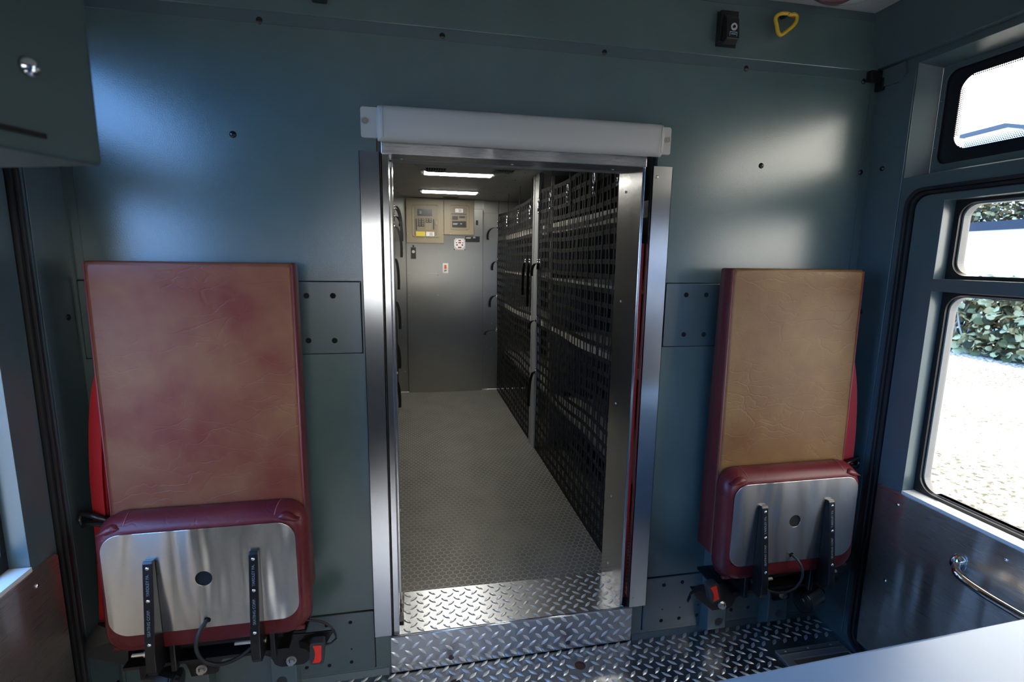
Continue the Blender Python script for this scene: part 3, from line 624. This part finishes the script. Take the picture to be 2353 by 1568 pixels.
# ------------------------------------------------------------------ folding jump seats
def seat(cx, s, backmat, lab, grp='folding jump seats on the rear wall'):
    S = tag(empty('jump_seat', (cx, 0, 0)), lab, 'folding seat', grp)
    X = lambda x: cx+s*x          # x measured towards the door (outboard)
    def pk(name, bm, mat, par=None, **k): return link(name, bm, mat, par or S, **k)
    # mounting posts and cross beam
    for xa, xb in ((-.152, -.084), (.073, .148)):
        bm = MB(); loft(bm, [[(X(x), 0, .0), (X(x), -.05, .04), (X(x), -.05, .50), (X(x), 0, .50)] for x in (xa, xb)])
        po = pk('mounting_post', bm, PAINTS, bevel=.003); xm = (xa+xb)/2
        bm = MB(); cyl(bm, (X(xm+.006), -.049, .066), (0, -1, 0), .0145, .0018, 20); pk('round_cap', bm, simple('dark cap', (.02, .025, .03), .5), po)
    bm = MB(); box(bm, X(-.15), -.054, .208, X(.17), 0, .30); pk('cross_beam', bm, PAINTS, bevel=.003)
    # backrest : wedge cushion
    rings = []
    for y_, ins in ((-.068, .0), (-.09, .0), (-.116, .0), (-.122, .003), (-.1245, .010)):
        o = []
        for (u, v) in rr(-.216+ins, .366+ins, .216-ins, 1.233-ins, .007, 3):
            k = (1.233-v)/.867; yy = y_ + (.014*k if y_ > -.07 else -.013*k*(abs(y_)-.068)/.056)
            o.append((X(u), yy, v))
        rings.append(o)
    bm = MB(); R = [[bm.verts.new(p) for p in r] for r in rings]
    for a, b in zip(R, R[1:]):
        m = len(a)
        for i in range(m): bm.faces.new((a[i], a[(i+1) % m], b[(i+1) % m], b[i]))
    bm.faces.new(R[0])
    # gently crowned front face
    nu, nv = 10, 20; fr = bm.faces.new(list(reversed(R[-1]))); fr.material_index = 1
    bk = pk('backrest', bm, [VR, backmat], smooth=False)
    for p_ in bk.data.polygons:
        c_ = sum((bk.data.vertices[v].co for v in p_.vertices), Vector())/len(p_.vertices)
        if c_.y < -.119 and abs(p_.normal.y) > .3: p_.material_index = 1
        if len(p_.vertices) == 4: p_.use_smooth = True
    # piping bead down the front edges
    for sx_ in (-1, 1):
        bm = MB(); tube(bm, [(X(sx_*.2145), -.1215, 1.228), (X(sx_*.2145), -.1335, .372)], .0022, 8); pk('piping', bm, SEAM if sx_*s*1 < 5 else SEAM, bk, smooth=True)
    # folded seat cushion
    prof = [(-.128, .205, .335, .640, .05), (-.140, .223, .322, .655, .05), (-.160, .229, .316, .657, .055), (-.178, .226, .320, .651, .055), (-.192, .217, .328, .640, .05), (-.199, .208, .336, .630, .048), (-.196, .195, .35, .62, .045)]
    bm = MB(); loft(bm, [[(X(u), y_ + (0 if v > .5 else -.004), v) for u, v in rr(-hw, z0, hw, z1, r, 8)] for y_, hw, z0, z1, r in prof])
    cu = pk('seat_cushion', bm, VR, smooth=True)
    for sx_ in (-1, 1):
        pts = [(X(sx_*.165), -.129, .641), (X(sx_*.164), -.140, .655), (X(sx_*.163), -.160, .657), (X(sx_*.161), -.178, .651), (X(sx_*.160), -.192, .640)]
        bm = MB(); tube(bm, pts, .0013, 6); pk('seam', bm, SEAM, cu, smooth=True)
        # pinched fold of vinyl at the corner
        bm = MB(); R_ = []
        for i in range(7):
            t = i/6; cxx = sx_*(.168+.046*t); zc = .636-.004*t-.008*t*t; hh = .002+.011*math.sin(PI*min(1, t*1.15))**.8*(1-t*.35); dd = .010+.003*math.sin(PI*t)
            R_.append([(X(cxx), -.190-dd*math.cos(a_)*.9, zc+hh*math.sin(a_)) for a_ in [2*PI*k/12 for k in range(12)]])
        loft(bm, R_); pk('corner_fold', bm, VR, cu, smooth=True)
        bm = MB(); R_ = []
        for i in range(5):
            t = i/4; R_.append([(X(sx_*(.192+.02*t)), -.186-.012*(1-t*.5)*math.cos(a_), .336-.006*t+.010*(1-t*.6)*math.sin(a_)) for a_ in [2*PI*k/10 for k in range(10)]])
        loft(bm, R_); pk('corner_fold', bm, VR, cu, smooth=True)
    # steel base plate with centre hole
    bm = MB(); plate(bm, [[(X(u), v) for u, v in lp] for lp in (rr(-.206, .372, .206, .625, .042, 10), circ(0, .500, .0185, 28), circ(0, .392, .007, 16))], 'y', -.2035, -.200)
    pm = pk('base_plate', bm, SSH if s < 0 else SSH, bevel=.0006); pm['label'] = 'brushed steel base plate'
    bm = MB(); plate(bm, [[(X(u), v) for u, v in rr(-.2, .376, .2, .62, .04)]], 'y', -.1998, -.1985); pk('foam_backing', bm, VOID, pm)
    # two hinge arms, each with rivets and raised lettering
    for ax_ in (-.114, .108):
        pr = [(-.2035, .560), (-.211, .562), (-.216, .556), (-.238, .40), (-.246, .345), (-.247, .305), (-.240, .292), (-.222, .290), (-.150, .292), (-.140, .305), (-.150, .33), (-.2, .345), (-.2035, .38)]
        bm = MB(); xa, xb = sorted((X(ax_-.0105), X(ax_+.0105))); plate(bm, [pr], 'x', xa, xb); ar = pk('hinge_arm', bm, BLACK, bevel=.003)
        ar.modifiers[0].segments = 3
        def yf(z): return -.216-(.556-z)/(.556-.40)*.022 if z > .40 else -.238-(.40-z)/.055*.008
        for z in (.546, .472, .372): p = (X(ax_), yf(z), z); screw(ar, p, (0, -1, -.1), .0048, CHROME, 'rivet', .003)
        upv = Vector((0, .14, 1)).normalized()
        for tx, zc in (('YARDLEY PA.', .508), ('SEATING CORP.', .422)):
            up_ = Vector((-1, 0, 0)); rt_ = upv
            text(tx, .0088, simple('embossed black', (.16, .19, .22), .3), ar, (X(ax_), yf(zc)-.0006, zc), rt_, up_)
        bm = MB(); cyl(bm, (X(ax_+.012*(-1 if ax_ < 0 else 1))-.0, -.20, .318), (s, 0, 0), .007, .022, 8); cyl(bm, (X(ax_+.01), -.20, .318), (s, 0, 0), .0045, .05, 8); pk('pivot_bolt', bm, BOLT, ar)
        bm = MB(); box(bm, X(ax_-.03), -.2, .262, X(ax_-.018), -.12, .335); box(bm, X(ax_+.02), -.19, .262, X(ax_+.03), -.12, .325); pk('pivot_lug', bm, BLACK, ar, bevel=.002)
    # cable
    bm = MB(); tube(bm, bez((X(-.001), -.20, .392), (X(.01), -.235, .392), (X(.03), -.245, .345), (X(.0), -.23, .30), 10)+bez((X(-.015), -.225, .288), (X(-.04), -.21, .27), (X(-.07), -.19, .272), (X(-.095), -.17, .295), 8), .0046 if s < 0 else .0038, 8); cb = pk('cable', bm, RUB, smooth=True)
    # black torsion bracket with arched underside
    pr = [(-.272, .262), (-.245, .218), (-.190, .172), (-.134, .172), (-.118, .182), (-.110, .205), (-.085, .217), (0, .222), (.012, .21), (.018, .184), (.026, .178), (.082, .178), (.088, .205), (.10, .235), (.24, .25), (.24, .285), (-.11, .268), (-.2, .262)]
    bm = MB(); plate(bm, [[(X(u), v) for u, v in pr]], 'y', -.124, -.118); br = pk('bracket', bm, BLACK, bevel=.0015)
    bm = MB(); box(bm, min(X(-.2), X(.24)), -.12, .262, max(X(-.2), X(.24)), -.04, .270); box(bm, min(X(-.17), X(.2)), -.185, .268, max(X(-.17), X(.2)), -.05, .276)
    tube(bm, [(X(-.155), -.16, .305), (X(.16), -.16, .305)], .012, 14); pk('torsion_tube', bm, BLACK, br)
    for u, v in ((-.160, .190), (.056, .198)):
        bm = MB(); cyl(bm, (X(u), -.124, v), (0, -1, 0), .013, .003, 20); cyl(bm, (X(u), -.127, v), (0, -1, 0), .010, .008, 6); bo = pk('bolt', bm, BOLT, br)
        bm = MB(); box(bm, min(X(u+.001), X(u+.004)), -.1358, v+.001, max(X(u+.001), X(u+.004)), -.135, v+.009); pk('blue_mark', bm, simple('blue paint mark', (.01, .06, .3), .5), bo)
    # seat belt
    bl = [(X(.150), -.052, 1.10), (X(.214), -.085, .99), (X(.240), -.095, .88), (X(.2525), -.10, .74), (X(.257), -.10, .62), (X(.262), -.10, .48), (X(.272), -.10, .345)]
    bp = [Vector(p) for p in bl]; bp = [bp[0]*2-bp[1]]+bp+[bp[-1]*2-bp[-2]]; bl = []
    for i in range(1, len(bp)-2):
        for k in range(5):
            t = k/5; a, b, c, d = bp[i-1:i+3]; bl.append(tuple(.5*((2*b)+(c-a)*t+(2*a-5*b+4*c-d)*t*t+(3*b-a-3*c+d)*t**3)))
    bl.append(tuple(bp[-2])); bm = MB(); tw = [Vector((1, -.25-.25*min(1, i/12), 0)) for i in range(len(bl))]
    strip(bm, bl, tw, .040, .0016); strip(bm, [(p[0]-s*.006, p[1]+.006, p[2]) for p in bl], tw, .034, .0016); be = pk('belt', bm, REDB)
    be['label'] = 'red seat belt webbing'
    bm = MB(); tube(bm, [(X(.285), -.115, .612), (X(.292), -.112, .625), (X(.288), -.11, .640), (X(.262), -.118, .636), (X(.226), -.12, .622), (X(.224), -.12, .61), (X(.262), -.12, .617), (X(.285), -.115, .612)], .0065, 8); pk('belt_guide', bm, BLKP, be, smooth=True)
    bm = MB(); plate(bm, [[(X(.222), .60), (X(.24), .622), (X(.228), .585)]], 'y', -.113, -.11); pk('latch_tongue', bm, CHROME, be)
    # retractor reel and boot
    bm = MB(); tube(bm, [(X(.095), -.155, .188), (X(.105), -.155, .190), (X(.165), -.135, .198), (X(.172), -.135, .198)], [.024, .034, .036, .026], 18)
    box(bm, X(.13), -.14, .20, X(.19), -.05, .262); re = pk('retractor', bm, BLKP, bevel=.002); 
    for u in (.098, .104, .112): bm = MB(); tube(bm, [(X(u), -.155+.0345*math.cos(t), .19+.0345*math.sin(t)) for t in [2*PI*i/20 for i in range(21)]], .0014, 5); pk('reel_rib', bm, RUB, re, smooth=True)
    bm = MB(); loft(bm, [[(X(.20), -.16, .262), (X(.20), -.10, .255), (X(.20), -.09, .325), (X(.20), -.15, .335)], [(X(.318), -.150, .300), (X(.300), -.11, .290), (X(.288), -.10, .345), (X(.272), -.13, .358)]]); pk('belt_boot', bm, RUB, re)
    # buckle on a stalk
    bx, bz, by = (-.225, .274, -.165) if s > 0 else (-.235, .242, -.165)
    bm = MB()
    tilt = .28 if s > 0 else -.05
    def rot(u, v): c, q = math.cos(tilt), math.sin(tilt); return (bx+s*0+u*c-v*q*-1*0+v*q*(-1), bz+u*q*0+v*c+u*q)
    def loopx(lp): return [(cx+s*bx+(u*math.cos(tilt)-v*math.sin(tilt)), bz+u*math.sin(tilt)+v*math.cos(tilt)) for u, v in lp]
    plate(bm, [loopx(rr(-.017, -.031, .017, .031, .006))], 'y', by-.012, by+.012); bu = pk('buckle', bm, simple('grey black plastic', (.035, .035, .04), .45), bevel=.003)
    bm = MB(); plate(bm, [loopx([(-.011, .024), (.010, .024), (.010, -.024), (-.011, -.024), (-.006, -.016), (-.004, 0), (-.006, .014)] if s > 0 else [(.011, .024), (-.010, .024), (-.006, .014), (-.004, 0), (-.006, -.014), (-.011, -.024), (.007, -.024), (.011, -.018)])], 'y', by-.0145, by-.011); pk('release_button', bm, REDP, bu, bevel=.001)
    bm = MB(); strip(bm, bez((cx+s*(bx-.01), by+.01, bz), (cx+s*(bx-.045), by+.02, bz+.015), (cx+s*(bx-.06), by+.03, bz-.03), (cx+s*(bx-.05), by+.04, bz-.05), 8) if s > 0 else bez((cx+s*(bx+.02), by+.01, bz), (cx+s*(bx+.03), by+.03, bz), (cx+s*(bx+.05), by+.04, bz-.01), (cx+s*(bx+.06), by+.05, bz-.01), 8), (.2, -.2, 1), .022, .006); pk('stalk', bm, WEB, bu)
    if s < 0:
        bm = MB(); tube(bm, bez((X(-.12), -.13, .298), (X(-.20), -.13, .318), (X(-.27), -.12, .300), (X(-.275), -.12, .235), 14)+[(X(-.262), -.125, .226), (X(-.245), -.135, .232)], .0028, 6); pk('buckle_wire', bm, RUB, bu, smooth=True)
    return S
seat(-.493, -1, VL, 'folded jump seat left of the doorway, oxblood backrest with pinkish sheen on its front')
seat(1.092, 1, VB, 'folded jump seat right of the doorway, with tan brown sheen on its backrest front')

# ------------------------------------------------------------------ small things on the fascia and ceiling
K = tag(empty('toggle_box', (.865, -.004, 1.889)), 'black push button box on the band above the right seat', 'switch box')
def skew(pts, d0, d1, bm):
    A = [bm.verts.new((x, d0, z)) for x, z in pts]; B = [bm.verts.new((x, d1, z)) for x, z in pts]
    bm.faces.new(A); bm.faces.new(B[::-1])
    for i in range(len(A)): j = (i+1) % len(A); bm.faces.new((A[i], A[j], B[j], B[i]))
bm = MB(); box(bm, .843, -.006, 1.846, .905, -.004, 1.935); link('back_plate', bm, BLKP, K)
bm = MB(); box(bm, .842, -.026, 1.851, .896, -.004, 1.932); link('body', bm, BLKP, K, bevel=.002)
bm = MB(); loft(bm, [[(.850, -.048, 1.853), (.888, -.048, 1.853), (.888, -.026, 1.845), (.850, -.026, 1.845)], [(.850, -.042, 1.905), (.888, -.042, 1.905), (.888, -.022, 1.925), (.850, -.022, 1.925)]]); hs = link('housing', bm, BLKP, K, bevel=.002)
bm = MB(); cyl(bm, (.869, -.0448, 1.882), (0, -1, -.12), .0095, .004, 20); bt = link('button', bm, CHROME, K); bm = MB(); cyl(bm, (.869, -.0488, 1.882), (0, -1, -.12), .004, .0015, 12); link('button_centre', bm, BLKP, bt)
bm = MB(); box(bm, .858, -.0482, 1.868, .880, -.047, 1.8695); box(bm, .858, -.0482, 1.859, .859, -.047, 1.868); box(bm, .879, -.0482, 1.859, .880, -.047, 1.868); box(bm, .862, -.0482, 1.863, .876, -.047, 1.865); link('print', bm, GREYT, K)
bm = MB(); box(bm, 1.352, -.020, 1.79, 1.398, -.001, 1.821); box(bm, 1.385, -.028, 1.765, 1.3965, -.001, 1.80); link('corner_block', bm, BLACK, wb, bevel=.002)
y_ = tag(empty('carabiner', (1.06, -.03, 1.93)), 'yellow plastic triangular carabiner hanging from a black hook on the upper band', 'carabiner')
cpts = [PY(*q, -.028) for q in ((1787, 35), (1782, 44), (1785, 60), (1788, 75), (1793, 80), (1799, 78), (1812, 68), (1822, 60), (1829, 50), (1831, 39), (1825, 33), (1817, 34), (1808, 31), (1796, 31))]
bm = MB(); pp = [a for a in cpts]+[cpts[0]]
def cr_(P_, n_=4):
    o = []; m = len(P_)
    for i in range(m):
        a, b, c, d = P_[(i-1) % m], P_[i], P_[(i+1) % m], P_[(i+2) % m]
        for k in range(n_):
            t = k/n_; o.append(.5*((2*b)+(c-a)*t+(2*a-5*b+4*c-d)*t*t+(3*b-a-3*c+d)*t**3))
    return o+[o[0]]
tube(bm, cr_(cpts), .0052, 10, False); link('ring', bm, YEL, y_, True)
p = PY(1822, 40, -.0335); bm = MB(); box(bm, p.x-.004, -.0345, p.z-.001, p.x+.005, -.033, p.z+.0015); link('red_mark', bm, REDP, y_)
p = PY(1807, 36, -.02); bm = MB(); dome(bm, (p.x-.004, -.004, p.z+.004), (.1, -1, -.15), .008, .030, 14, 5); link('hook', bm, BLKP, y_, True)
p = PY(733, 2, -.01); bm = MB(); box(bm, p.x-.017, -.03, p.z-.004, p.x+.017, -.004, p.z+.06); z_ = tag(link('wall_socket', bm, BLKP, None, bevel=.003), 'black socket box at the top edge of the photo above the left of the doorway', 'socket')
bm = MB(); box(bm, p.x-.011, -.0315, p.z+.0, p.x+.011, -.030, p.z+.02); link('label', bm, simple('grey label', (.3, .3, .3), .5), z_)
screw(fascia, PX(2032, 53, 1.376), (-1, 0, -.2), .006)
# ceiling lamp, half red half clear
D = tag(empty('dome_lamp', (1.13, -.158, ZC)), 'oval ceiling lamp with a red and a clear lens, above the right seat', 'lamp')
def ell(cx, cy, a, b, z, t0=0, t1=2*PI, n_=32): return [(cx+a*math.cos(t0+(t1-t0)*i/n_), cy+b*math.sin(t0+(t1-t0)*i/n_), z) for i in range(n_)]
LX, LY = 1.13, -.158
bm = MB(); loft(bm, [ell(LX, LY, .118, .110, ZC), ell(LX, LY, .116, .108, ZC-.012), ell(LX, LY, .104, .096, ZC-.018)]); link('bezel', bm, PADM, D, True)
def lens(x0, x1, mat, nm):
    bm = MB(); nu, nv = 12, 12; G_ = []
    for i in range(nu+1):
        x = x0+(x1-x0)*i/nu; row = []
        hh = .094*math.sqrt(max(0, 1-((x-LX)/.104)**2))
        for j in range(nv+1):
            y = LY-hh+2*hh*j/nv; q = max(0, 1-((x-LX)/.104)**2-((y-LY)/.096)**2); row.append(bm.verts.new((x, y, ZC-.016-.032*math.sqrt(q))))
        G_.append(row)
    for i in range(nu):
        for j in range(nv): bm.faces.new((G_[i][j], G_[i+1][j], G_[i+1][j+1], G_[i][j+1]))
    bmesh.ops.remove_doubles(bm, verts=bm.verts[:], dist=1e-5); link(nm, bm, mat, D, True)
lens(LX-.1035, LX+.01, REDL, 'red_lens'); lens(LX+.012, LX+.1035, CLRL, 'clear_lens')
# overhead cabinet at upper left, turned towards the cab
c0 = Vector((-.292, -.823, 0)); u_ = Vector((-.934, .358, 0)); v_ = Vector((-.358, -.934, 0))
def cb(bm, a0, a1, b0, b1, z0, z1):
    q = [c0+u_*a+v_*b for a, b in ((a0, b0), (a1, b0), (a1, b1), (a0, b1))]
    loft(bm, [[(p.x, p.y, z0) for p in q], [(p.x, p.y, z1) for p in q]])
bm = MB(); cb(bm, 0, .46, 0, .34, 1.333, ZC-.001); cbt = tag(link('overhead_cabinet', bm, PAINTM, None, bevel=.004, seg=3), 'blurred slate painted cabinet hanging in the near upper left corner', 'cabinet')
bm = MB(); a = c0+v_*.057; dome(bm, (a.x, a.y, 1.403), (.934, -.358, 0), .0085, .006, 16, 4); link('bolt', bm, CHROME, cbt, True)
bm = MB(); q0, q1 = c0+v_*.052-u_*.001, c0+v_*.34-u_*.001; loft(bm, [[(q.x, q.y, 1.347-.0), (q.x-u_.x*.002, q.y-u_.y*.002, 1.347), (q.x-u_.x*.002, q.y-u_.y*.002, 1.351), (q.x, q.y, 1.351)] for q in (q0, q1)]); link('seam_line', bm, VOID, cbt)
# near worktop lower right
e0, e1 = PZ(1613, 1567, .60), PZ(2353, 1418, .60); d = (e1-e0).normalized(); nb = Vector((-d.y, d.x, 0))
if nb.y > 0: nb = -nb
A_ = e0-d*.10; B_ = e0+d*.94
bm = MB(); q = [A_, B_, B_+nb*.30, A_+nb*.30]; loft(bm, [[(p.x, p.y, .0) for p in q], [(p.x, p.y, .60) for p in q]])
tag(link('console_box', bm, paint('blue grey laminate with sky sheen', (.17, .31, .52), .33, 300, .05), None, bevel=.008, seg=3), 'console top with blue sky sheen crossing the near lower right corner', 'console')  # sky reflected in the top is put into its blue
# floor hatch frame
Hh = tag(empty('floor_hatch', (1.25, -.3, 0)), 'aluminium framed floor well beside the right door, mostly behind the console', 'floor hatch')
bm = MB(); x0, y0, x1, y1 = 1.135, -.72, 1.375, -.133
plate(bm, [[(x0, y0), (x1, y0), (x1, y1), (x0, y1)], [(x0+.03, y0+.03), (x1-.004, y0+.03), (x1-.004, y1-.045), (x0+.03, y1-.045)]], 'z', .0005, .006); fr_ = link('frame', bm, simple('dull aluminium', (.42, .43, .44), .42, .8), Hh, bevel=.001)
bm = MB(); box(bm, x0+.001, y1-.024, .006, x1, y1-.020, .010); link('rib', bm, SSW, fr_)
for x in (1.165, 1.25, 1.335): screw(fr_, (x, y1-.010, .006), (0, 0, 1), .004, BOLT)
bm = MB(); box(bm, x0+.03, y0+.03, .0004, x1-.004, y1-.045, .002); link('well', bm, simple('brown well', (.06, .045, .035), .8), Hh)

# ================================================================== OUTSIDE
def ground():
    t = NT('dry sandy grass'); v = t.obj()
    a = t.n('ShaderNodeTexNoise', {'Vector': v, 'Scale': 14., 'Detail': 4, 'Roughness': .7}); b = t.n('ShaderNodeTexNoise', {'Vector': v, 'Scale': .5, 'Detail': 2})
    f = t.math('MULTIPLY_ADD', b.outputs[0], .22, a.outputs[0])
    t.set(Base_Color=t.ramp(f, [(.50, (.03, .035, .015)), (.56, (.12, .085, .04)), (.61, (.30, .28, .22)), (.7, (.5, .48, .42))]), Roughness=.9); return t.m
bm = MB(); box(bm, -60, -60, -1.1, 60, 60, -1.0); tag(link('ground', bm, ground()), 'sunlit dry grass outside the door window', 'ground', kind='structure')
def foliage(name, lab, cat, pos, n_, size, mats, stems=0, base=None):
    bm = MB()
    for i in range(n_):
        p = pos(); s = size*random.uniform(.6, 1.25); q = Vector((random.gauss(0, 1), random.gauss(0, 1), random.gauss(.4, 1))).normalized(); a, b = frame_at(q)
        vs = [bm.verts.new(p+(a*math.cos(t)+b*math.sin(t))*s*(.9+.1*math.cos(2*t))+q*(.18*s*math.cos(2*t))) for t in [2*PI*k/8 for k in range(8)]]
        bm.faces.new(vs).material_index = random.randrange(len(mats))
    o = link(name, bm, mats, None)
    tag(o, lab, cat)
    if stems:
        bm = MB()
        for i in range(stems):
            p = base(); tube(bm, [p, p+Vector((random.uniform(-.2, .2), random.uniform(-.3, .3), .7)), p+Vector((random.uniform(-.4, .4), random.uniform(-.6, .6), 1.6))], [.03, .022, .012], 5)
        link('stem', bm, simple('pale stem', (.25, .22, .17), .8), o)
    return o
def leafm(n_, c):
    t = NT(n_); t.set(Base_Color=(*c, 1), Roughness=.7); t.b.inputs['Specular IOR Level'].default_value = .15; return t.m
G1, G2, G3 = leafm('leaf olive', (.085, .080, .028)), leafm('leaf pale', (.34, .28, .13)), leafm('leaf dark', (.026, .024, .010))
hA, hB = PZ(2170, 806, -1.0), PZ(2500, 868, -1.0)
hd_ = (hB-hA).normalized(); hn = Vector((-hd_.y, hd_.x, 0)); hn = hn if hn.x > 0 else -hn
foliage('hedge', 'broad leaved green hedge beyond the lawn outside the lower door window', 'hedge',
        lambda: hA+hd_*random.uniform(-6, 8)+hn*(random.random()**1.5*1.1+.0)+Vector((0, 0, random.uniform(.05, 1.95))), 7500, .115, [G1, G2, G3, G2], 60, lambda: hA+hd_*random.uniform(-6, 8)+hn*random.uniform(.1, .6))
# white box trailer beyond the hedge with a blue grey roof edge
TA, TB = hA-hd_*14+hn*6, hA+hd_*20+hn*6
zt = 1.25+(2.365-1.25)*((TA-CP).length/ (PX(2270, 520, 18.)-CP).length) if False else None
def zat(px, py, base):   # height of a pixel over a ground line
    d_ = ray(px, py); n2 = Vector((hn.x, hn.y, 0)); t = (base-CP).dot(n2)/d_.dot(n2); return (CP+d_*t).z
z0_, z1_ = zat(2270, 530, TA), zat(2270, 510, TA)
T = tag(empty('warehouse', (TA+TB)/2), 'long white building with a dark blue roof edge beyond the hedge', 'building')
def slab(bm, a, b, n0, n1, z0, z1):
    q = [a+hn*n0, b+hn*n0, b+hn*n1, a+hn*n1]; loft(bm, [[(p.x, p.y, z0) for p in q], [(p.x, p.y, z1) for p in q]])
bm = MB(); slab(bm, TA, TB, 0, 5, -1, z0_); link('wall', bm, simple('white siding', (.85, .84, .8), .6), T)
bm = MB(); slab(bm, TA, TB, -.12, 5, z0_, z1_); link('roof_edge', bm, simple('blue grey fascia', (.02, .022, .028), .9), T)
zlo, zhi = zat(2270, 545, hA+hn*13), zat(2270, 425, hA+hn*13)
foliage('tree', 'sunlit leafy trees above the white building seen in the upper door window', 'tree',
        lambda: hA+hd_*random.uniform(-14, 14)+hn*random.uniform(12.5, 14.5)+Vector((0, 0, random.uniform(zlo, zhi+random.random()*.6))), 16000, .11, [G1, G2, G3, G3])
# gabled roof far off, seen in the transom
g1_, g2_, g3_ = PX(2210, 310, 40.), PX(2315, 283, 40.), PX(2420, 293, 40.)
R_ = tag(empty('gabled_building', (42, g2_.y, -1)), 'pale gabled building far away, its roof edge seen in the transom window', 'building')
def roofband(a, b, th):
    q = [(a.y, a.z), (b.y, b.z), (b.y, b.z-th), (a.y, a.z-th)]; bm = MB(); plate(bm, [q], 'x', 39.8, 44); return bm
GRF = simple('grey roof edge', (.06, .06, .06), .95)
link('roof_slope', roofband(g1_, g2_, .27), GRF, R_); link('roof_slope', roofband(g2_, g3_, .27), GRF, R_)
bm = MB(); plate(bm, [[(g1_.y-.2, -1), (g1_.y-.2, g1_.z-.2), (g2_.y, g2_.z-.2), (g3_.y, g3_.z-.2), (g3_.y, -1)]], 'x', 40.1, 44); link('wall', bm, simple('white render', (.9, .9, .9), .7), R_)
